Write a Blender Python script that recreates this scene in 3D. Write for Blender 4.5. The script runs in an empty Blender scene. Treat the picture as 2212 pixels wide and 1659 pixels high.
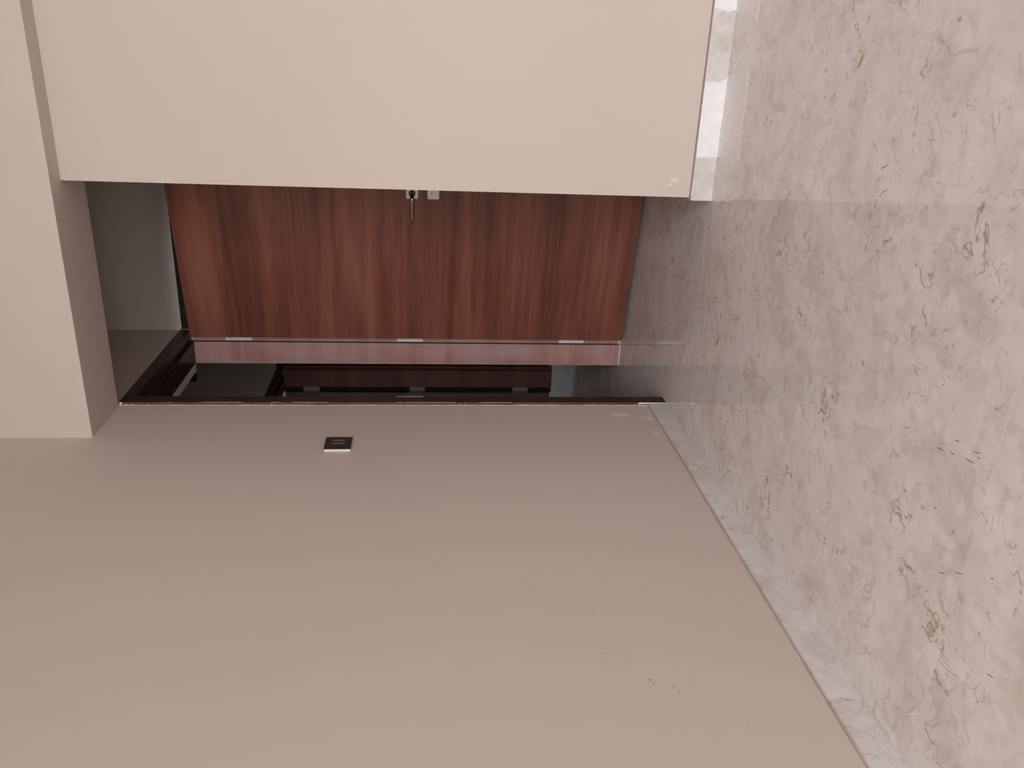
import bpy, bmesh, math, random
from mathutils import Vector, Matrix
random.seed(7)
C = bpy.context.scene.collection
S = bpy.context.scene

# ---------------------------------------------------------------- camera
cam_d = bpy.data.cameras.new('camera')
cam = bpy.data.objects.new('camera', cam_d); C.objects.link(cam)
cam_d.sensor_fit = 'HORIZONTAL'; cam_d.sensor_width = 36.0
cam_d.lens = 36.0 * 1791.3 / 2212.0
cam_d.clip_start = 0.02; cam_d.clip_end = 100
R_ = Vector((0.9237886, 0.3828899, 0.00315423))
U_ = Vector((-0.04262434, 0.09464519, 0.99459814))
F_ = Vector((-0.38052305, 0.91893287, -0.10375257))
xa, ya, za = -U_, R_, -F_            # phone turned on its side: picture right = down
m = Matrix.Identity(4)
for i in range(3):
    m[i][0] = xa[i]; m[i][1] = ya[i]; m[i][2] = za[i]
m[2][3] = 1.0
cam.matrix_world = m
S.camera = cam

# ---------------------------------------------------------------- world, lights, exposure
w = bpy.data.worlds.new('world'); S.world = w; w.use_nodes = True
w.node_tree.nodes['Background'].inputs[0].default_value = (0.80, 0.88, 1.0, 1)
w.node_tree.nodes['Background'].inputs[1].default_value = 1.0

def area(name, loc, direction, sx, sy, power, col):
    d = bpy.data.lights.new(name, 'AREA'); d.shape = 'RECTANGLE'
    d.size = sx; d.size_y = sy; d.energy = power; d.color = col
    o = bpy.data.objects.new(name, d); C.objects.link(o)
    o.location = loc
    o.rotation_euler = Vector(direction).to_track_quat('-Z', 'Z').to_euler()
    return o
YW = -5.0                            # window wall behind the viewpoint
area('sky_daylight', (2.2, YW - 1.5, 3.5), (-0.15, 1, -0.35), 5.6, 4.0, 1820, (0.985, 0.99, 1.0))
area('side_window_daylight', (-4.36, 5.7, 1.4), (1, 0.0, -0.55), 1.0, 1.0, 9, (0.78, 0.88, 1.0))

S.view_settings.view_transform = 'Standard'
S.view_settings.look = 'None'
S.view_settings.gamma = 1.0
S.view_settings.exposure = 0.0
S.view_settings.use_curve_mapping = False

# ---------------------------------------------------------------- node helpers
class NT:
    def __init__(s, name):
        s.m = bpy.data.materials.new(name); s.m.use_nodes = True
        s.t = s.m.node_tree; s.b = s.t.nodes['Principled BSDF']
    def n(s, typ, **kw):
        o = s.t.nodes.new(typ)
        for k, v in kw.items(): setattr(o, k, v)
        return o
    def l(s, a, b): s.t.links.new(a, b)
    def math(s, op, a, b=None, clamp=False):
        o = s.n('ShaderNodeMath', operation=op, use_clamp=clamp)
        for i, v in enumerate((a, b)):
            if v is None: continue
            if isinstance(v, (int, float)): o.inputs[i].default_value = v
            else: s.l(v, o.inputs[i])
        return o.outputs[0]
    def noise(s, vec, scale, detail=4, rough=0.5, dist=0.0):
        o = s.n('ShaderNodeTexNoise'); s.l(vec, o.inputs['Vector'])
        o.inputs['Scale'].default_value = scale; o.inputs['Detail'].default_value = detail
        o.inputs['Roughness'].default_value = rough; o.inputs['Distortion'].default_value = dist
        return o.outputs['Fac']
    def voro(s, vec, scale, out='Distance', feature='F1'):
        o = s.n('ShaderNodeTexVoronoi', feature=feature); s.l(vec, o.inputs['Vector'])
        o.inputs['Scale'].default_value = scale
        return o.outputs[out]
    def ramp(s, fac, pts):
        o = s.n('ShaderNodeValToRGB'); s.l(fac, o.inputs[0]); e = o.color_ramp.elements
        while len(e) < len(pts): e.new(0.5)
        for i, (p, c) in enumerate(pts):
            e[i].position = p; e[i].color = (*c, 1) if not isinstance(c, (int, float)) else (c, c, c, 1)
        return o.outputs[0]
    def mix(s, fac, a, b, blend='MIX'):
        o = s.n('ShaderNodeMix', data_type='RGBA', blend_type=blend)
        for i, v in ((0, fac), (6, a), (7, b)):
            if isinstance(v, (int, float)): o.inputs[i].default_value = v
            elif isinstance(v, tuple): o.inputs[i].default_value = (*v, 1)
            else: s.l(v, o.inputs[i])
        return o.outputs[2]
    def coords(s, scale=(1, 1, 1), rnd=0.0):
        g = s.n('ShaderNodeNewGeometry').outputs['Position']
        mp = s.n('ShaderNodeMapping'); s.l(g, mp.inputs[0]); mp.inputs['Scale'].default_value = scale
        v = mp.outputs[0]
        if rnd:
            oi = s.n('ShaderNodeObjectInfo').outputs['Random']
            a = s.n('ShaderNodeVectorMath', operation='ADD')
            c = s.n('ShaderNodeCombineXYZ'); k = s.math('MULTIPLY', oi, rnd)
            s.l(k, c.inputs[0]); s.l(s.math('MULTIPLY', k, -0.7), c.inputs[1])
            s.l(v, a.inputs[0]); s.l(c.outputs[0], a.inputs[1]); v = a.outputs[0]
        return v
    def warp(s, vec, scale, amt):
        o = s.n('ShaderNodeTexNoise'); s.l(vec, o.inputs['Vector']); o.inputs['Scale'].default_value = scale
        sub = s.n('ShaderNodeVectorMath', operation='SUBTRACT'); s.l(o.outputs['Color'], sub.inputs[0])
        sub.inputs[1].default_value = (.5, .5, .5)
        sc = s.n('ShaderNodeVectorMath', operation='SCALE'); s.l(sub.outputs[0], sc.inputs[0]); sc.inputs['Scale'].default_value = amt
        ad = s.n('ShaderNodeVectorMath', operation='ADD'); s.l(vec, ad.inputs[0]); s.l(sc.outputs[0], ad.inputs[1])
        return ad.outputs[0]
    def out(s, col, rough, bump=None, bstr=0.1, bdist=0.002, spec=0.5, metal=0.0):
        if isinstance(col, tuple): s.b.inputs['Base Color'].default_value = (*col, 1)
        else: s.l(col, s.b.inputs['Base Color'])
        if isinstance(rough, (int, float)): s.b.inputs['Roughness'].default_value = rough
        else: s.l(rough, s.b.inputs['Roughness'])
        s.b.inputs['Specular IOR Level'].default_value = spec
        s.b.inputs['Metallic'].default_value = metal
        if bump is not None:
            bn = s.n('ShaderNodeBump'); bn.inputs['Strength'].default_value = bstr
            bn.inputs['Distance'].default_value = bdist
            s.l(bump, bn.inputs['Height']); s.l(bn.outputs[0], s.b.inputs['Normal'])
        return s.m

def mat_paint(name, c, tint):
    t = NT(name); v = t.coords()
    a = t.noise(v, 1.3, 3, .5); f = t.noise(v, 260, 3, .6)
    col = t.mix(t.ramp(a, [(0.35, 0.0), (0.65, 1.0)]), c, tint)
    return t.out(col, 0.62, f, 0.12, 0.0006, spec=0.35)

def mat_marble(name, gloss, light=1.0, rnd=20.0, spec=0.5):
    t = NT(name); v = t.coords(rnd=rnd); wv = t.warp(v, 5.0, 0.10)
    L = lambda *c: tuple(min(1, x * light) for x in c)
    cloud = t.noise(wv, 5.5, 6, .62, 0.4)
    col = t.ramp(cloud, [(0.30, L(.480, .430, .395)), (0.48, L(.580, .558, .545)), (0.68, L(.645, .635, .640))])
    fine = t.ramp(t.noise(t.warp(v, 20, .03), 34, 5, .65), [(0.30, 0.0), (0.70, 1.0)])
    col = t.mix(t.math('MULTIPLY', fine, .42), col, L(.70, .665, .645))
    col = t.mix(t.ramp(t.noise(v, 21, 4, .6), [(.54, 0.0), (.68, .42)]), col, L(.47, .40, .36))
    # mottled pebbly fragments, lighter and darker
    wv2 = t.warp(t.warp(v, 14.0, 0.05), 45.0, 0.018)
    pebc = t.n('ShaderNodeTexVoronoi'); t.l(wv2, pebc.inputs['Vector']); pebc.inputs['Scale'].default_value = 26
    sep = t.n('ShaderNodeSeparateColor'); t.l(pebc.outputs['Color'], sep.inputs[0])
    shape = t.ramp(pebc.outputs['Distance'], [(0.30, 1.0), (0.52, 0.0)])
    pl = t.math('MULTIPLY', shape, t.ramp(sep.outputs[0], [(0.66, 0.0), (0.72, 0.5)]))
    pd = t.math('MULTIPLY', shape, t.ramp(sep.outputs[1], [(0.78, 0.0), (0.86, 0.30)]))
    col = t.mix(pl, col, L(.70, .665, .645)); col = t.mix(pd, col, L(.44, .375, .33))
    # larger brownish fossil patches with firm edges
    big = t.n('ShaderNodeTexVoronoi'); t.l(t.warp(v, 9, .22), big.inputs['Vector']); big.inputs['Scale'].default_value = 6.5
    sb = t.n('ShaderNodeSeparateColor'); t.l(big.outputs['Color'], sb.inputs[0])
    pm = t.math('MULTIPLY', t.ramp(big.outputs['Distance'], [(0.34, 1.0), (0.44, 0.0)]), t.ramp(sb.outputs[2], [(0.84, 0.0), (0.86, 0.24)]))
    col = t.mix(pm, col, L(.47, .38, .31))
    # thin broken veins
    def vein(scale, width, seed, strength, c, clo, chi):
        nonlocal col
        sh = t.n('ShaderNodeVectorMath', operation='ADD'); t.l(t.warp(v, scale * 4, .12 / scale * 3), sh.inputs[0]); sh.inputs[1].default_value = (seed, seed * .3, 0)
        nz = t.noise(sh.outputs[0], scale, 4, .6, 0.6)
        r = t.math('ABSOLUTE', t.math('SUBTRACT', nz, 0.5))
        line = t.ramp(r, [(0.0, 1.0), (width, 0.0)])
        mask = t.ramp(t.noise(sh.outputs[0], scale * 2.7, 3, .5), [(clo, 0.0), (chi, 1.0)])
        fac = t.math('MULTIPLY', t.math('MULTIPLY', line, mask), strength)
        col = t.mix(fac, col, L(*c))
    vein(3.2, .0075, 3.1, .85, (.31, .195, .13), .51, .60)
    vein(4.4, .006, 31.0, .70, (.34, .23, .16), .52, .62)
    vein(6.0, .008, 9.7, .45, (.36, .30, .26), .54, .66)
    vein(2.0, .007, 17.3, .6, (.42, .34, .28), .45, .58)
    # small dark pits
    pit = t.n('ShaderNodeTexVoronoi'); t.l(t.warp(v, 60, .02), pit.inputs['Vector']); pit.inputs['Scale'].default_value = 17
    sp = t.n('ShaderNodeSeparateColor'); t.l(pit.outputs['Color'], sp.inputs[0])
    pf = t.math('MULTIPLY', t.ramp(pit.outputs['Distance'], [(0.06, 1.0), (0.12, 0.0)]), t.ramp(sp.outputs[0], [(0.72, 0.0), (0.76, 0.55)]))
    col = t.mix(pf, col, (.27, .24, .215))
    rg = t.math('ADD', t.math('MULTIPLY', t.noise(v, 9, 4, .6), 0.045), gloss)
    return t.out(col, rg, t.noise(v, 40, 3, .5), 0.02, 0.0006, spec=spec)

def mat_wood(name, dark, mid, light, axis='Z', rough=0.33, smudge=0.0, spec=0.5):
    # grain runs across the leaf: the tone changes along `axis`
    sc = {'Z': (0.55, 0.55, 9.0), 'X': (9.0, .55, .55), 'V': (9.0, 9.0, .55)}[axis]
    fs = {'Z': (3.0, 3.0, 190.0), 'X': (190, 3, 3), 'V': (190.0, 190.0, 3.0)}[axis]
    t = NT(name); v = t.coords(sc); vf = t.coords(fs)
    a = t.noise(v, 1.0, 6, .68, .35); f = t.noise(vf, 1.0, 3, .6)
    mixd = t.math('ADD', t.math('MULTIPLY', a, .86), t.math('MULTIPLY', f, .14))
    col = t.ramp(mixd, [(0.34, dark), (0.50, mid), (0.66, light)])
    r = rough
    if smudge:
        sm = t.noise(t.coords((4.0, 4.0, 1.2)), 2.2, 5, .6, .8)
        k = t.ramp(sm, [(0.45, 0.0), (0.62, smudge)])
        col = t.mix(k, col, (.50, .36, .35))
        r = t.ramp(sm, [(0.40, rough), (0.65, rough + .18)])
    return t.out(col, r, f, 0.05, 0.0004, spec=spec)

def mat_plain(name, c, rough=0.5, metal=0.0, spec=0.5, var=0.06):
    t = NT(name); v = t.coords()
    n = t.noise(v, 35, 3, .5)
    lo = tuple(x * (1 - var) for x in c); hi = tuple(min(1, x * (1 + var)) for x in c)
    return t.out(t.ramp(n, [(0.3, lo), (0.7, hi)]), rough, spec=spec, metal=metal)

PAINT = mat_paint('wall_paint', (.626, .543, .490), (.642, .553, .497))
BAND = mat_paint('band_paint', (.86, .80, .75), (.84, .78, .73))
PAINT_IN = mat_paint('inner_wall_paint', (.60, .54, .47), (.62, .55, .48))
FLOOR = mat_marble('polished_marble', 0.012, 1.33)
SKIRT = mat_marble('skirting_marble', 0.30, 1.14, rnd=6.0)
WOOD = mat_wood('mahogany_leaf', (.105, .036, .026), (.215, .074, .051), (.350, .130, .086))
WOOD_J = mat_wood('mahogany_jamb', (.36, .175, .150), (.47, .25, .225), (.57, .32, .29), smudge=.5, rough=.36)  # pale mahogany: the far jamb's sheen is put into the colour
WOOD_SHADE = mat_wood('mahogany_frame_shaded', (.022, .009, .007), (.033, .013, .010), (.048, .019, .013), rough=.34, spec=.28)  # darkened mahogany: the shade on the frame faces is put into the colour
WOOD_E = mat_wood('mahogany_edge', (.080, .029, .019), (.120, .044, .028), (.165, .062, .041), rough=.4)
CAULK = mat_plain('white_caulk', (.78, .70, .64), .6)
GROUT = mat_plain('pale_grout', (.82, .78, .75), .8)
BROWN_CAULK = mat_plain('brown_caulk', (.46, .36, .29), .7)
SHADOW_GAP = mat_plain('shadow_gap', (.24, .175, .135), .7)
FILM = mat_plain('whitish_film', (.90, .87, .88), .5, var=.05)
FILM_B = mat_plain('chalky_film', (.86, .86, .87), .55, var=.04)
FILLER = mat_plain('filler', (.73, .70, .63), .6)
SCUFF = mat_plain('scuff', (.16, .10, .07), .7)
SCUFF_L = mat_plain('faint_scuff', (.38, .30, .24), .7)
SCRATCH = mat_plain('scratch', (.27, .25, .25), .6)
NICKEL = mat_plain('satin_nickel', (.80, .74, .70), .36, metal=.45)
STEEL = mat_plain('hinge_steel', (.93, .90, .87), .45, metal=.1)
STEEL_D = mat_plain('dull_hinge_steel', (.30, .27, .25), .5, metal=.3)
DARKMETAL = mat_plain('dark_bronze', (.09, .075, .055), .28, metal=.9)
LEVERM = mat_plain('lever_metal', (.50, .38, .33), .30, metal=.8)
BLACKP = mat_plain('black_plastic', (.012, .010, .009), .22)
RIM = mat_plain('dark_grey_rim', (.10, .095, .09), .3)
SILVERP = mat_plain('silver_plastic', (.80, .76, .74), .35)
BLACK = mat_plain('black_void', (.01, .008, .007), .8)  # keyhole and seal lines; also shade painted onto hidden door parts
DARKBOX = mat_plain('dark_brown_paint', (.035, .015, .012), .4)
FRAMEW = mat_plain('white_aluminium', (.75, .75, .75), .4)

# ---------------------------------------------------------------- mesh helpers
def link(o, parent=None, world=None):
    C.objects.link(o)
    if parent:
        o.parent = parent
        o.matrix_parent_inverse = Matrix.Identity(4)
    return o
WPOS = {}
def wl(o): return WPOS.get(o.name, Vector((0, 0, 0)))
def empty(name, loc, label=None, cat=None, kind=None, parent=None, group=None):
    o = bpy.data.objects.new(name, None); o.empty_display_size = .05
    p = wl(parent) if parent else Vector((0, 0, 0))
    link(o, parent); o.location = Vector(loc) - p; WPOS[o.name] = Vector(loc)
    tag(o, label, cat, kind, group); return o
def tag(o, label=None, cat=None, kind=None, group=None):
    if label: o['label'] = label
    if cat: o['category'] = cat
    if kind: o['kind'] = kind
    if group: o['group'] = group
def obj(name, bm, mat, parent=None, label=None, cat=None, kind=None, group=None, smooth=False):
    """bm in world coordinates; origin goes to the bottom centre of its bounds"""
    xs = [v.co for v in bm.verts]
    lo = Vector([min(c[i] for c in xs) for i in range(3)]); hi = Vector([max(c[i] for c in xs) for i in range(3)])
    org = Vector(((lo.x + hi.x) / 2, (lo.y + hi.y) / 2, lo.z))
    for v in bm.verts: v.co -= org
    bmesh.ops.recalc_face_normals(bm, faces=bm.faces)
    me = bpy.data.meshes.new(name); bm.to_mesh(me); bm.free()
    mats = mat if isinstance(mat, (list, tuple)) else [mat]
    for x in mats: me.materials.append(x)
    if smooth:
        for p in me.polygons: p.use_smooth = True
    o = bpy.data.objects.new(name, me); link(o, parent)
    o.location = org - (wl(parent) if parent else Vector((0, 0, 0)))
    WPOS[o.name] = org
    tag(o, label, cat, kind, group); return o
def bx(bm, x0, x1, y0, y1, z0, z1, bev=0.0, mi=0, M=None):
    r = bmesh.ops.create_cube(bm, size=1.0)
    vs = r['verts']
    for v in vs:
        v.co = Vector(((x0 + x1) / 2 + v.co.x * (x1 - x0), (y0 + y1) / 2 + v.co.y * (y1 - y0), (z0 + z1) / 2 + v.co.z * (z1 - z0)))
    fs = set(f for v in vs for f in v.link_faces)
    if bev:
        es = list(set(e for v in vs for e in v.link_edges))
        g = bmesh.ops.bevel(bm, geom=es, offset=bev, segments=2, affect='EDGES', profile=.5)
        fs = set(g['faces']) | set(f for f in fs if f.is_valid)
        vs = list(set(v for f in fs for v in f.verts))
    for f in fs: f.material_index = mi
    if M is not None:
        for v in vs: v.co = M @ v.co
    return vs
def box(name, x0, x1, y0, y1, z0, z1, mat, parent=None, bev=0.0, M=None, **k):
    bm = bmesh.new(); bx(bm, x0, x1, y0, y1, z0, z1, bev, 0, M); return obj(name, bm, mat, parent, **k)
def prism(bm, pts, ax, v0, v1):
    """polygon pts in the two other axes, extruded along axis ax from v0 to v1"""
    def mk(p, v):
        c = list(p); c.insert(ax, v); return bm.verts.new(c)
    a = [mk(p, v0) for p in pts]; b = [mk(p, v1) for p in pts]
    bm.faces.new(a); bm.faces.new(list(reversed(b)))
    n = len(pts)
    for i in range(n): bm.faces.new((a[i], b[i], b[(i + 1) % n], a[(i + 1) % n]))
def cyl(bm, c0, c1, r0, r1=None, seg=24):
    r1 = r0 if r1 is None else r1
    c0, c1 = Vector(c0), Vector(c1); d = (c1 - c0).normalized()
    u = d.orthogonal().normalized(); w_ = d.cross(u)
    A = []; B = []
    for i in range(seg):
        t = 2 * math.pi * i / seg; k = math.cos(t) * u + math.sin(t) * w_
        A.append(bm.verts.new(c0 + k * r0)); B.append(bm.verts.new(c1 + k * r1))
    bm.faces.new(A); bm.faces.new(list(reversed(B)))
    for i in range(seg): bm.faces.new((A[i], B[i], B[(i + 1) % seg], A[(i + 1) % seg]))

# ---------------------------------------------------------------- measured planes (metres, lens 1 m above the floor)
XB = -1.371          # face of the left wall
XBI = -1.567         # its inner side
YA = 2.878           # face of the near right wall
XA = -0.478          # its free vertical edge
YF, YBB, ZB = 2.796, 3.069, 2.185   # bulkhead front, back, underside
YR = 3.987           # back wall of the recess
YN, YJ = 3.085, 3.957               # near frame edge, far jamb face
ZL = 2.188           # top of the door frames
X2, YC = -2.415, 6.076              # inner passage: left wall, far jamb
H = 2.85

# ---------------------------------------------------------------- floor of slabs
floor = empty('floor', (0, 1, 0), 'polished cream marble floor of large square-cut slabs', None, 'structure')
box('grout_bed', -4.6, 4.1, YW - .1, 7.0, -0.06, -0.0005, GROUT, floor)
def slab(x0, x1, y0, y1):
    g = 0.0007
    return box('floor_slab', x0 + g, x1 - g, y0 + g, y1 - g, -0.03, 0.0, FLOOR, floor)
xs = [-1.371, -0.564, 0.236, 1.036, 1.836, 2.636, 3.436, 3.90]
ys = [-5.0, -3.785, -2.12, -0.455, 1.210, 2.875]
for i in range(len(xs) - 1):
    for j in range(len(ys) - 1):
        slab(xs[i], xs[i + 1], ys[j], ys[j + 1])
slab(-1.371, -0.564, 2.875, 3.987); slab(-0.564, 0.236, 2.875, 3.987)
slab(-1.530, -1.371, 3.143, 3.957)
for y0, y1 in ((1.5, 3.143), (3.143, 3.96), (3.96, 5.20), (5.20, 6.20)): slab(-2.415, -1.530, y0, y1)
slab(-2.565, -2.415, 5.20, 6.08)
for y0, y1 in ((4.3, 5.55), (5.55, 6.8)):
    slab(-3.5, -2.565, y0, y1); slab(-4.45, -3.5, y0, y1)

# white grout that has come up along the skirting line, in two runs
bm = bmesh.new()
bx(bm, -1.3600, -1.3585, 2.05, 2.44, 0.0, 0.0012); bx(bm, -1.3600, -1.3590, 1.26, 1.36, 0.0, 0.0010)
bx(bm, -1.3600, -1.3590, 2.66, 2.80, 0.0, 0.0008)
obj('grout_line', bm, CAULK, floor, label='thin white grout line beside the left skirting')
bm = bmesh.new()
bx(bm, -0.5648, -0.5638, 2.56, 2.87, -0.001, 0.0003); bx(bm, -0.5648, -0.5640, 1.86, 1.96, -0.001, 0.0003)
bx(bm, -0.563, -0.488, 2.8745, 2.8757, -0.001, 0.0003)
obj('grout_line', bm, GROUT, floor)

# ---------------------------------------------------------------- walls
bm = bmesh.new()
bx(bm, XBI, XB, YW, YN, 0, H)                    # near stretch
bx(bm, -1.530, XB, YN, YR + 2.2, ZL, H)            # above the frame and onwards
bx(bm, -1.530, XB, YR, 6.19, 0, ZL)                   # beyond the recess, along the passage
bx(bm, XBI, -1.530, YN, 3.143, 0, ZL)              # plaster return behind the frame
wall_left = obj('wall_left', bm, PAINT, label='large beige painted wall filling the lower half of the picture, with a switch', kind='structure')
box('wall_right', XA, 4.05, YA, YA + 0.15, 0, H, PAINT, label='pale painted wall beside the recess, ending in a sharp vertical edge', kind='structure')
box('trim_1', XB, 3.90, YF, YBB, ZB, H, PAINT, label='painted bulkhead beam crossing above the door recess', kind='structure')
bm = bmesh.new()
bx(bm, XB, 0.05, YR, YR + 0.16, ZL, H); bx(bm, -0.49, 0.05, YR, YR + .16, 0, ZL)
obj('wall_back', bm, PAINT, label='grey-shaded wall strip above the open door leaf', kind='structure')
box('wall_recess', 0.05, 0.17, YA + 0.15, YR + .16, 0, H, PAINT, label='right side wall closing the door recess, hidden behind the near wall', kind='structure')
box('wall_side', 3.90, 4.05, YW, YA, 0, H, PAINT, label='side wall of the room, out of the picture', kind='structure')
box('ceiling', -4.6, 4.1, YW - .1, 6.9, H, H + 0.12, PAINT, label='flat painted ceiling', kind='structure')
bm = bmesh.new()   # wall behind the camera, with the daylight opening
bx(bm, XB, -0.40, YW, YW + .15, 0, H); bx(bm, 3.50, 3.90, YW, YW + .15, 0, H)
bx(bm, -0.40, 3.50, YW, YW + .15, 2.45, H)
obj('wall_front', bm, PAINT, label='wall behind the viewpoint with a tall window opening', kind='structure')
bm = bmesh.new()
for x in (-0.40, 0.90, 2.18, 3.46): bx(bm, x, x + .04, YW + .04, YW + .08, 0.0, 2.45)
bx(bm, -0.40, 3.50, YW + .04, YW + .08, 2.41, 2.45); bx(bm, -0.40, 3.50, YW + .04, YW + .08, 0.0, 0.05)
obj('window_1', bm, FRAMEW, label='white framed tall window behind the viewpoint', kind='structure')

box('trim_2', -1.573, -1.530, 3.143, YJ, 2.130, 2.60, BAND, label='thin light plaster band behind the door head', kind='structure')
# inner passage beyond the open door
bm = bmesh.new()
bx(bm, X2 - .15, X2, 1.4, 5.20, 0, H); bx(bm, X2 - .15, X2, 5.20, 6.30, 2.144, H)
obj('wall_passage', bm, PAINT_IN, label='dim painted wall of the passage seen through the doorway', kind='structure')
bm = bmesh.new()
bx(bm, X2 - .15, -1.530, 6.105, 6.25, 2.144, H); bx(bm, -1.72, -1.530, 6.105, 6.25, 0, 2.144)
bx(bm, -4.6, X2 - .15, 6.60, 6.75, 0, H)
obj('wall_end', bm, PAINT_IN, label='dim end wall of the passage above the far door frames', kind='structure')
box('wall_near_end', X2 - .15, XBI, 1.4, 1.5, 0, H, PAINT_IN, label='near end wall of the passage, hidden', kind='structure')
bm = bmesh.new()
bx(bm, -4.6, X2 - .15, 4.2, 4.3, 0, H)
bx(bm, -4.6, -4.45, 4.3, 5.1, 0, H); bx(bm, -4.6, -4.45, 6.2, 6.6, 0, H); bx(bm, -4.6, -4.45, 5.1, 6.2, 0, .9); bx(bm, -4.6, -4.45, 5.1, 6.2, 2.0, H)
obj('wall_far_room', bm, PAINT_IN, label='walls of the dark room past the far door', kind='structure')

# ---------------------------------------------------------------- skirting boards of marble
XS = XB + 0.0102
sk = empty('baseboard_left', (XB, 2.0, 0), 'cream marble skirting along the left wall, with one white joint', None, 'structure')
for y0, y1 in ((-4.85, -1.602), (-1.6, -0.10), (-0.0985, 1.395), (1.3965, 2.8878), (2.8892, 3.0845)):
    box('skirting_piece', XB, XS, y0, y1, 0.0, 0.0763, SKIRT, sk, bev=0.0006)
box('joint_filler', XB, XS - .0004, 2.8876, 2.8894, 0.0, 0.0763, CAULK, sk)
# uneven brown sealant bead on top of the skirting
bm = bmesh.new()
def bead(bm, pts, up, out, wmin, wmax, n, seed):
    """ribbon with depth along the segment pts[0]-pts[1]; up = direction of its varying width, out = its thickness vector"""
    rr = random.Random(seed); a, b = Vector(pts[0]), Vector(pts[1]); up = Vector(up); out = Vector(out)
    prev = None
    for i in range(n + 1):
        c = a.lerp(b, i / n); wd = rr.uniform(wmin, wmax)
        q = [bm.verts.new(c), bm.verts.new(c + up * wd), bm.verts.new(c + up * wd + out), bm.verts.new(c + out)]
        if prev:
            for k in range(4): bm.faces.new((prev[k], prev[(k + 1) % 4], q[(k + 1) % 4], q[k]))
        else: bm.faces.new(list(reversed(q)))
        prev = q
    bm.faces.new(prev)
bead(bm, ((XB, -4.8, .0763), (XB, 3.083, .0763)), (0, 0, 1), (0.0012, 0, 0), .0026, .0046, 260, 3)
obj('sealant_bead', bm, BROWN_CAULK, sk, label='brown sealant line on top of the left skirting')

sr = empty('baseboard_right', (0.5, YA, 0), 'white marble skirting under the pale wall, wrapping its free end', None, 'structure')
YS = YA - 0.0129; XE = -0.4865
for x0, x1 in ((XE, 1.010), (1.0115, 3.90)):
    box('skirting_piece', x0, x1, YS, YA, 0.0, 0.0760, SKIRT, sr, bev=0.0006)
box('skirting_piece', XE, XA, YA, YA + 0.15, 0.0, 0.0760, SKIRT, sr, bev=0.0005)
box('shadow_joint', XA, 3.89, YA - 0.0010, YA, 0.0760, 0.0788, SHADOW_GAP, sr, label='dark strip for the shadow gap above the right skirting')  # thin strip coloured dark for the shadow gap over the skirting

# ---------------------------------------------------------------- first doorway: frame in the left wall
d1 = empty('door_1', (XB, 3.5, 0), 'open mahogany door folded against the recess wall, with nickel lever', None, 'structure')
XO = XB + 0.012                     # face of the frame, proud of the plaster
def jamb(name, yo, ys, yr, mats, parent):
    """section in plan: yo outer edge, yr rebate face, ys stop face (inside of the opening)"""
    bm = bmesh.new()
    prism(bm, [(XO, yo), (XO, yr), (-1.416, yr), (-1.416, ys), (-1.530, ys), (-1.530, yo)], 2, 0.0, ZL)
    o = obj(name, bm, mats, parent)
    return o
jn = jamb('jamb', YN, 3.155, 3.143, [WOOD_SHADE, WOOD_E], d1)
for p in jn.data.polygons:          # worn edge turned to the room: redder, its lit side put into the colour
    if p.normal.y < -0.9: p.material_index = 1
jn['label'] = 'near jamb, dark with a chipped reddish edge and white caulk'
jf = jamb('jamb', YR, YJ, 3.969, [WOOD_J, WOOD_SHADE], d1)
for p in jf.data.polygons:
    if p.normal.x > .9: p.material_index = 1  # side face takes the darkened wood, so its shade is painted
jf['label'] = 'far jamb with a sheen put into its wood colour, behind the hinges'
bm = bmesh.new()
# head, seen from below: face, rebate underside, stop underside
prism(bm, [(XO, ZL), (XO, 2.142), (-1.416, 2.142), (-1.416, 2.130), (-1.530, 2.130), (-1.530, ZL)], 1, 3.143, 3.957)
obj('frame_head', bm, WOOD_SHADE, d1)
# fine gap behind the rebate step on the far jamb, and pale worn arris lines
box('rebate_strip', -1.4175, -1.4148, 3.9535, 3.9569, 0.02, 2.130, BLACK, d1, label='black rebate seal line')
box('rebate_strip', -1.4175, -1.4150, 3.16, 3.955, 2.1275, 2.1299, BLACK, d1)
bm = bmesh.new(); rr = random.Random(5)
z = .35
while z < 2.17:
    l = rr.uniform(.01, .09)
    if rr.random() < .32: bx(bm, XO - .0006, XO + .0003, YN - .0004, YN + .0006, z, min(z + l, 2.185))
    z += l
for k in range(26):
    z = rr.choice([rr.uniform(2.02, 2.18), rr.uniform(.1, 1.2), rr.uniform(1.0, 1.9), rr.uniform(.0, .12)])
    x = XB + rr.choice([rr.uniform(.0005, .003), rr.uniform(.002, .009)]); s = rr.uniform(.0008, .0022)
    bx(bm, x - s * .6, x + s * .6, YN - .0007, YN, z, z + s * rr.uniform(1, 3))
bx(bm, XB + .001, XO, YN - .0008, YN, 2.176, 2.187)
bx(bm, XB + .0035, XO, YN - .0008, YN, .018, .05); bx(bm, XB + .006, XO, YN - .0008, YN, .05, .12)
obj('paint_chips', bm, CAULK, d1, kind='stuff', label='small white chips along the worn jamb edge')
bm = bmesh.new()
bead(bm, ((XB, YN - .0005, .079), (XB, YN - .0005, ZL)), (1, 0, 0), (0, -0.0015, 0), .0005, .0019, 150, 11)
bead(bm, ((XB + .010, YN - .0002, 0.0), (XB + .010, YN - .0002, .079)), (1, 0, 0), (0, -0.0015, 0), .0008, .0020, 12, 12)
bead(bm, ((XO, YN, 0), (XO, 3.143, 0)), (1, 0, 0), (0, 0, .002), .001, .0025, 8, 14)
obj('caulk_bead', bm, CAULK, d1, label='uneven white caulk line between jamb and wall')
bm = bmesh.new()
bead(bm, ((-1.530, YJ - .0004, 0), (-1.419, YJ - .0004, 0)), (0, 0, 1), (0, -.002, 0), .003, .0055, 14, 15)
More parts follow.
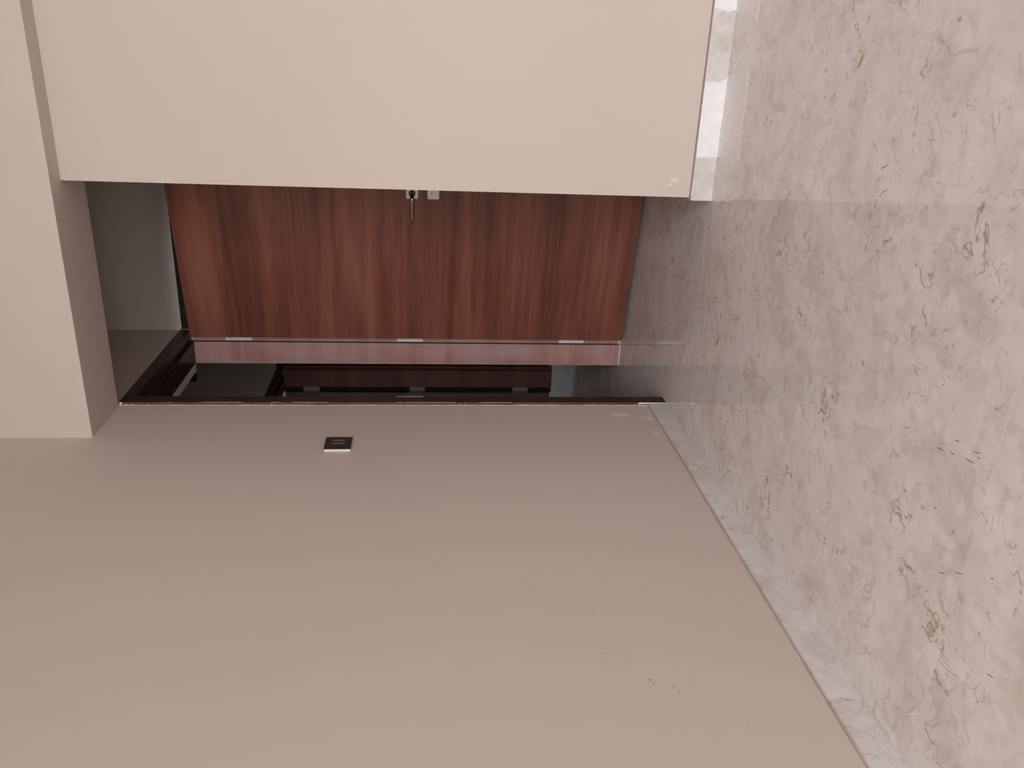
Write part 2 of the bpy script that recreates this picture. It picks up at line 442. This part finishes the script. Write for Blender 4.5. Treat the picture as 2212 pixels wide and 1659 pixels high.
bead(bm, ((-1.416, 3.9686, 0), (-1.365, 3.9686, 0)), (0, 0, 1), (0, -.002, 0), .006, .016, 5, 16)
bead(bm, ((-1.5296, YJ - .0006, .01), (-1.5296, YJ - .0006, 2.12)), (1, 0, 0), (0, -.0006, 0), .0005, .0018, 60, 17)
obj('caulk_bead', bm, CAULK, d1, label='white caulk at the foot of the far jamb')

# the leaf, opened 80 degrees; local frame: s along the leaf, t away from the viewer, z up
ANG = math.radians(-10.36)
LM = Matrix.Translation((-1.3712, 3.8900, 0)) @ Matrix.Rotation(ANG, 4, 'Z')
leaf = box('door_leaf', 0.0, 0.810, 0.0, 0.040, 0.012, 2.1244, WOOD, d1, bev=0.0012, M=LM)
for z0, z1 in ((.193, .321), (1.015, 1.142), (1.852, 1.979)):
    bm = bmesh.new()
    bx(bm, -1.4135, -1.372, 3.9655, 3.9690, z0, z1)                       # plate on the rebate
    c = (-1.3535, 3.9590)
    cyl(bm, (c[0], c[1], z0), (c[0], c[1], z1), .0062, seg=16)
    bx(bm, -1.372, -1.352, 3.9640, 3.9668, z0, z1)
    hg = obj('hinge', bm, STEEL, d1, label='pale steel butt hinge')
    bm = bmesh.new()
    for k in (.16, .5, .84):
        cyl(bm, (-1.400, 3.9660, z0 + (z1 - z0) * k), (-1.400, 3.9648, z0 + (z1 - z0) * k), .0018, seg=10)
    obj('screw', bm, DARKMETAL, hg)

def L(s, t, z): return LM @ Vector((s, t, z))
def rounded(bm, s0, s1, z0, z1, t0, t1, r, M, n=5):
    pts = []
    for (cs, cz, a0) in ((s1 - r, z1 - r, 0), (s0 + r, z1 - r, 90), (s0 + r, z0 + r, 180), (s1 - r, z0 + r, 270)):
        for k in range(n + 1):
            a = math.radians(a0 + 90 * k / n); pts.append((cs + r * math.cos(a), cz + r * math.sin(a)))
    vs0 = len(bm.verts)
    prism(bm, pts, 1, t0, t1)
    bm.verts.ensure_lookup_table()
    for v in list(bm.verts)[vs0:]: v.co = M @ v.co
HS, HZ, KZ = 0.7475, 1.0622, 0.9680
handle = empty('door_handle', L(HS, 0, HZ), 'satin nickel lever handle on a square rose', parent=d1)
bm = bmesh.new(); rounded(bm, HS - .026, HS + .026, HZ - .026, HZ + .026, -.0065, 0.0, .005, LM)
bmesh.ops.bevel(bm, geom=[e for e in bm.edges if all(abs((LM.inverted() @ v.co).y + .0065) < 1e-5 for v in e.verts)], offset=.0012, segments=2, affect='EDGES')
obj('rose', bm, NICKEL, handle)
bm = bmesh.new()
cyl(bm, L(HS - .001, -.0065, HZ), L(HS - .001, -.013, HZ), .0152, .0140, 28)
cyl(bm, L(HS - .001, -.013, HZ), L(HS - .001, -.030, HZ), .0100, .0090, 24)
obj('collar', bm, DARKMETAL, handle, smooth=False)
# lever: neck swells out of the collar, turns and runs flat towards the hinges
path = [((HS, -.026), .0088, .0088), ((HS, -.036), .0085, .0085), ((HS - .004, -.044), .008, .0082), ((HS - .012, -.0495), .0062, .0075),
        ((HS - .022, -.0515), .0048, .0055), ((HS - .034, -.0520), .0044, .0044), ((HS - .070, -.0520), .0042, .0042), ((HS - .105, -.0515), .0042, .0044), ((HS - .121, -.0510), .0042, .0044)]
bm = bmesh.new(); prev = None; NS = 14
for i, (c, rt, rz) in enumerate(path):
    a = Vector(path[max(0, i - 1)][0]); b = Vector(path[min(len(path) - 1, i + 1)][0]); d = (b - a).normalized(); nrm = Vector((-d.y, d.x))
    ring = []
    for k in range(NS):
        q = 2 * math.pi * k / NS; e = .7
        cx = math.copysign(abs(math.cos(q)) ** e, math.cos(q)); sx = math.copysign(abs(math.sin(q)) ** e, math.sin(q))
        ring.append(bm.verts.new(L(c[0] + nrm.x * rt * cx, c[1] + nrm.y * rt * cx, HZ + rz * sx)))
    if prev:
        for k in range(NS):
            f = bm.faces.new((prev[k], prev[(k + 1) % NS], ring[(k + 1) % NS], ring[k])); f.material_index = 0 if i <= 3 else 1
    else: bm.faces.new(list(reversed(ring)))
    prev = ring
bm.faces.new(prev).material_index = 1
obj('lever', bm, [DARKMETAL, LEVERM], handle, smooth=True)
bm = bmesh.new(); cyl(bm, L(HS - .1208, -.0510, HZ), L(HS - .1245, -.0510, HZ), .0030, .0026, 12)
obj('end_cap', bm, DARKMETAL, handle)
lock = empty('lock_plate', L(HS, 0, KZ), 'square nickel escutcheon with a key cylinder', parent=d1)
bm = bmesh.new(); rounded(bm, HS - .026, HS + .026, KZ - .026, KZ + .026, -.0065, 0.0, .005, LM)
bmesh.ops.bevel(bm, geom=[e for e in bm.edges if all(abs((LM.inverted() @ v.co).y + .0065) < 1e-5 for v in e.verts)], offset=.0012, segments=2, affect='EDGES')
obj('escutcheon', bm, NICKEL, lock)
bm = bmesh.new(); cyl(bm, L(HS, -.0064, KZ + .006), L(HS, -.0085, KZ + .006), .0084, .0080, 24)
obj('key_cylinder', bm, SILVERP, lock)
bm = bmesh.new()
prism(bm, [(HS - .0042, KZ - .003), (HS + .0042, KZ - .003), (HS + .0042, KZ - .0125), (HS + .0025, KZ - .0165), (HS - .0025, KZ - .0165), (HS - .0042, KZ - .0125)], 1, -.0080, -.0064)
for v in bm.verts: v.co = LM @ v.co
obj('cylinder_body', bm, SILVERP, lock)
bm = bmesh.new()
prism(bm, [(HS - .0018, KZ + .0105), (HS + .0018, KZ + .0105), (HS + .0012, KZ + .0015), (HS - .0012, KZ + .0015)], 1, -.0090, -.0084)
for v in bm.verts: v.co = LM @ v.co
obj('keyhole', bm, BLACK, lock)
# strike plate on the near jamb stop, showing as a thin bright line
box('strike_plate', XO - .0008, XO + .0006, 3.1432, 3.1446, 1.01, 1.12, STEEL, d1, label='thin metal strike plate edge')

# ---------------------------------------------------------------- second doorway: set back in the recess wall, hidden by the leaf
d2 = empty('door_2', (-0.93, YR + .1, 0), 'dark wood door in the recess wall, its shade painted black, hidden behind the open leaf', None, 'structure')
box('frame_head', XB, -0.49, YR + .006, YR + .19, 2.130, ZL, BLACK, d2)  # wood head coloured black to stand for the unlit space behind the leaf
box('jamb', XB, XB + .05, YR + .13, YR + .19, 0, 2.130, WOOD_SHADE, d2)
box('jamb', -0.54, -0.49, YR + .13, YR + .19, 0, 2.130, WOOD_SHADE, d2)
box('door_leaf', XB + .052, -0.542, YR + .15, YR + .18, 0.008, 2.127, BLACK, d2)  # black likewise paints the lack of light here

# ---------------------------------------------------------------- far doorway at the end of the passage
d3 = empty('door_3', (X2, 5.9, 0), 'far dark wood doorway with hinges, seen through the first doorway', None, 'structure')
FO = X2 + .010
bm = bmesh.new(); prism(bm, [(FO, 2.1435), (FO, 2.098), (-2.46, 2.098), (-2.46, 2.086), (-2.565, 2.086), (-2.565, 2.1435)], 1, 5.20, YC)
obj('frame_head', bm, WOOD_SHADE, d3)
bm = bmesh.new()   # far jamb: face to the viewer from FO to the stop edge, rebate on the far side
prism(bm, [(FO, 6.105), (FO, YC), (-2.545, YC), (-2.545, YC + .012), (-2.590, YC + .012), (-2.590, 6.105)], 2, 0, 2.1435)
obj('jamb', bm, WOOD_E, d3)
box('jamb', -2.565, FO, 5.14, 5.20, 0, 2.1435, WOOD_SHADE, d3)
for z0, z1 in ((.186, .309), (1.004, 1.124), (1.823, 1.947)):
    bm = bmesh.new(); bx(bm, -2.583, -2.546, YC + .006, YC + .0118, z0, z1); cyl(bm, (-2.592, YC + .004, z0), (-2.592, YC + .004, z1), .006, seg=12)
    obj('hinge', bm, STEEL_D, d3, label='dull steel hinge')
box('rebate_strip', -2.5895, -2.5455, YC + .0118, YC + .0125, 0, 2.086, BLACK, d3)  # black strip paints the unlit rebate of the far jamb
M3 = Matrix.Translation((-2.590, YC - .010, 0)) @ Matrix.Rotation(math.radians(176), 4, 'Z')
box('door_leaf', 0.0, 0.80, -0.040, 0.0, 0.010, 2.083, WOOD_E, d3, bev=.001, M=M3)
d4 = empty('door_4', (-2.0, 6.1, 0), 'closed dark door in the end wall of the passage, only its edge seen', None, 'structure')
box('frame_head', FO, -1.72, 6.095, 6.20, 2.095, 2.1435, WOOD_SHADE, d4)
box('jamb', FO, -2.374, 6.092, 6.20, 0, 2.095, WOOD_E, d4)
box('jamb', -1.77, -1.72, 6.095, 6.20, 0, 2.095, WOOD_SHADE, d4)
box('door_leaf', -2.374, -1.77, 6.16, 6.20, .008, 2.093, BLACK, d4)  # leaf coloured black for the shade inside the door recess

bm = bmesh.new(); cyl(bm, (-2.032, 5.0, 2.436), (-2.032, 5.0, H), .0255, .027, 20)
obj('hanging_fitting', bm, DARKBOX, None, label='short dark fitting hanging from the passage ceiling, seen past the door head', cat='fitting')

# ---------------------------------------------------------------- light switch on the left wall
sw = empty('light_switch', (XB, 2.723, 1.264), 'black square two-rocker switch with a bright silver edge on the left wall', 'light switch')
SY0, SY1, SZ0, SZ1 = 2.6755, 2.7700, 1.2645, 1.3590
sx = XB + .0120; cy, cz = (SY0 + SY1) / 2, (SZ0 + SZ1) / 2
bm = bmesh.new(); bx(bm, XB, XB + .0078, SY0 + .0012, SY1 - .0012, SZ0 + .0012, SZ1 - .0012, bev=.0008)
obj('back_box', bm, SILVERP, sw, label='silver edge of the switch plate')
bm = bmesh.new(); q = .024
bx(bm, XB + .0078, XB + .0100, SY0 + .0012, SY0 + .0030, SZ0 + .0012, SZ1 - .0012)
obj('edge_strip', bm, SILVERP, sw)
bm = bmesh.new()
for a in ((SY0, SY1, SZ0, cz - q), (SY0, SY1, cz + q, SZ1), (SY0, cy - q, cz - q, cz + q), (cy + q, SY1, cz - q, cz + q)):
    bx(bm, XB + .0100, sx, a[0], a[1], a[2], a[3])
obj('face_plate', bm, BLACKP, sw)
for y0 in (cy - .0232, cy + .0010):
    bm = bmesh.new()
    prism(bm, [(XB + .0078, cz - .0236), (XB + .0098, cz - .0232), (XB + .0088, cz), (XB + .0102, cz + .0232), (XB + .0078, cz + .0236)], 1, y0, y0 + .0215)
    obj('rocker', bm, BLACKP, sw)
bm = bmesh.new()
bx(bm, XB + .0080, sx + .0002, cy - .0012, cy + .0006, cz - .0225, cz + .0225); bx(bm, XB + .0090, sx + .0003, cy + q - .0012, cy + q - .0002, cz - .0230, cz + .0235)
obj('rib', bm, RIM, sw)
bm = bmesh.new(); bx(bm, XB + .004, XB + .0075, SY0 + .0006, SY0 + .0013, cz - .003, cz + .001)
obj('release_notch', bm, NICKEL, sw)

bm = bmesh.new()
for x0, y0, x1, y1 in [(-0.7008, 1.3729, -0.6945, 1.3468), (-0.6894, 1.3326, -0.6872, 1.3139), (-0.6803, 1.2893, -0.6757, 1.257), (-0.6619, 1.3282, -0.6577, 1.312), (-0.6577, 1.2709, -0.6515, 1.2505), (-0.6626, 1.2583, -0.6604, 1.2468), (-0.5791, 1.4033, -0.5773, 1.396), (-0.8134, 1.3353, -0.8108, 1.3242), (-0.8934, 1.233, -0.8822, 1.2059), (-0.9232, 1.2728, -0.9117, 1.2511), (-0.845, 1.143, -0.8391, 1.1334), (-1.0076, 1.087, -1.0011, 1.0654), (-1.088, 1.1794, -1.0907, 1.1688), (-0.9548, 1.1341, -0.9531, 1.1223)]:
    a, b = Vector((x0, y0)), Vector((x1, y1)); d = b - a; nn = Vector((-d.y, d.x)).normalized() * .0014
    prism(bm, [tuple(a), tuple(a.lerp(b, .3) + nn), tuple(a.lerp(b, .8) + nn * .7), tuple(b), tuple(a.lerp(b, .6) - nn)], 2, -.0002, .00015)
obj('scratch_marks', bm, SCRATCH, floor, label='short dark grey scratches on the floor slabs')
# ---------------------------------------------------------------- film residue and marks
def patch(name, pts, ax, v0, v1, mat, parent=None, **k):
    rr = random.Random(len(pts)); out = []
    n = len(pts)
    for i in range(n):
        a, b = Vector(pts[i]), Vector(pts[(i + 1) % n]); m_ = max(1, int((b - a).length / .012))
        for j in range(m_):
            c = a.lerp(b, j / m_)
            if j: c += Vector((rr.uniform(-1, 1), rr.uniform(-1, 1))) * .0014
            out.append((c.x, c.y))
    bm = bmesh.new(); prism(bm, out, ax, v0, v1); return obj(name, bm, mat, parent, **k)
fa = [(-0.0709, YS - .0003), (-0.0622, 2.778), (-0.0503, 2.7545), (-0.0209, 2.7501), (-0.0097, 2.7328), (-0.0089, 2.6898), (-0.0442, 2.677), (-0.0943, 2.6697), (-0.1306, 2.6684), (-0.1672, 2.666), (-0.1903, 2.6761), (-0.242, 2.6676), (-0.3135, 2.6599), (-0.3202, 2.7393), (-0.3344, YS - .0003)]
patch('film_residue', fa, 2, 0.0, .0005, FILM, None, label='larger whitish film patch with a ragged edge on the floor by the skirting', cat='film residue', group='film residue along the right skirting')
fb = [(0.36, YS - .0003), (0.345, 2.68), (0.1502, 2.6744), (0.1298, 2.6708), (0.0889, 2.6686), (0.1005, 2.7361), (0.1104, 2.7836), (0.1192, YS - .0003)]
patch('film_residue', fb, 2, 0.0, .0005, FILM, None, label='whitish film patch on the floor cut off by the top edge of the picture', cat='film residue', group='film residue along the right skirting')
patch('film_patch', [(-0.093, .075), (-0.0936, .0322), (-0.0808, .0008), (-0.336, .0008), (-0.34, .075)], 1, YS - .0004, YS, FILM_B, sr, label='bright white film still stuck on the skirting')
patch('film_patch', [(0.36, .075), (0.36, .0010), (0.1268, .0018), (0.1262, 0.0141), (0.12, 0.0296), (0.1265, 0.047), (0.131, .075)], 1, YS - .0004, YS, FILM_B, sr)

def strokes(name, segs, wd, mat, n=1):
    bm = bmesh.new()
    for (y0, z0, y1, z1) in segs:
        a, b = Vector((y0, z0)), Vector((y1, z1)); d = (b - a); nn = Vector((-d.y, d.x)).normalized() * wd / 2
        prism(bm, [tuple(a - nn), tuple(a + nn * .6), tuple(a.lerp(b, .5) + nn), tuple(b + nn * .5), tuple(b - nn * .5), tuple(a.lerp(b, .4) - nn)], 0, XB - .0002, XB + .0002)
    return obj(name, bm, mat, wall_left, label='thin scrape marks low on the left wall')
strokes('scuff_marks', [(1.5928, .5631, 1.5882, .5615), (1.5769, .5588, 1.5737, .5573), (1.5005, .4753, 1.4883, .4708), (1.4828, .4683, 1.4765, .4657), (1.4745, .4242, 1.4666, .421), (1.4579, .4154, 1.4513, .4128)], .0016, SCUFF)
strokes('scuff_marks', [(1.5726, .5143, 1.5627, .5094), (1.4992, .3761, 1.4914, .3708), (1.5998, .3097, 1.5969, .3074), (1.7683, .6691, 1.7629, .6658), (1.7501, .5651, 1.7453, .563), (1.8667, .7126, 1.8598, .7085), (1.8715, .6895, 1.8646, .6851), (1.3576, .2989, 1.3502, .297), (1.3499, .2922, 1.3414, .2896), (1.7321, .6659, 1.73, .6639), (1.808, .2333, 1.8062, .2289), (1.7729, .1607, 1.7726, .1531)], .0020, SCUFF_L)
for pts in ([(2.9967, .248), (3.0058, .2316), (2.9967, .2094), (2.9909, .1817), (2.9796, .1804), (2.9774, .204), (2.9707, .2295), (2.9797, .2468)],
            [(2.9795, .136), (2.9795, .1263), (2.9682, .1098), (2.9625, .0919), (2.9402, .0928), (2.9436, .1111), (2.9592, .1265)],
            [(2.8328, .1251), (2.8358, .1103), (2.8171, .1013), (2.7884, .108), (2.7966, .1159), (2.8172, .1244)]):
    patch('filler_patch', pts, 0, XB - .0003, XB + .0003, FILLER, wall_left, label='pale filler smear low on the left wall')
WR = bpy.data.objects['wall_right']
for pts in ([(-.4137, .1547), (-.4163, .146), (-.4137, .1254), (-.4218, .1265), (-.427, .1385), (-.4244, .1493)],
            [(-.443, .163), (-.434, .1586), (-.4296, .1466), (-.4352, .1446), (-.4395, .1538)]):
    patch('filler_patch', pts, 1, YA - .0003, YA + .0003, FILLER, WR, label='pale filler dab low on the right wall')
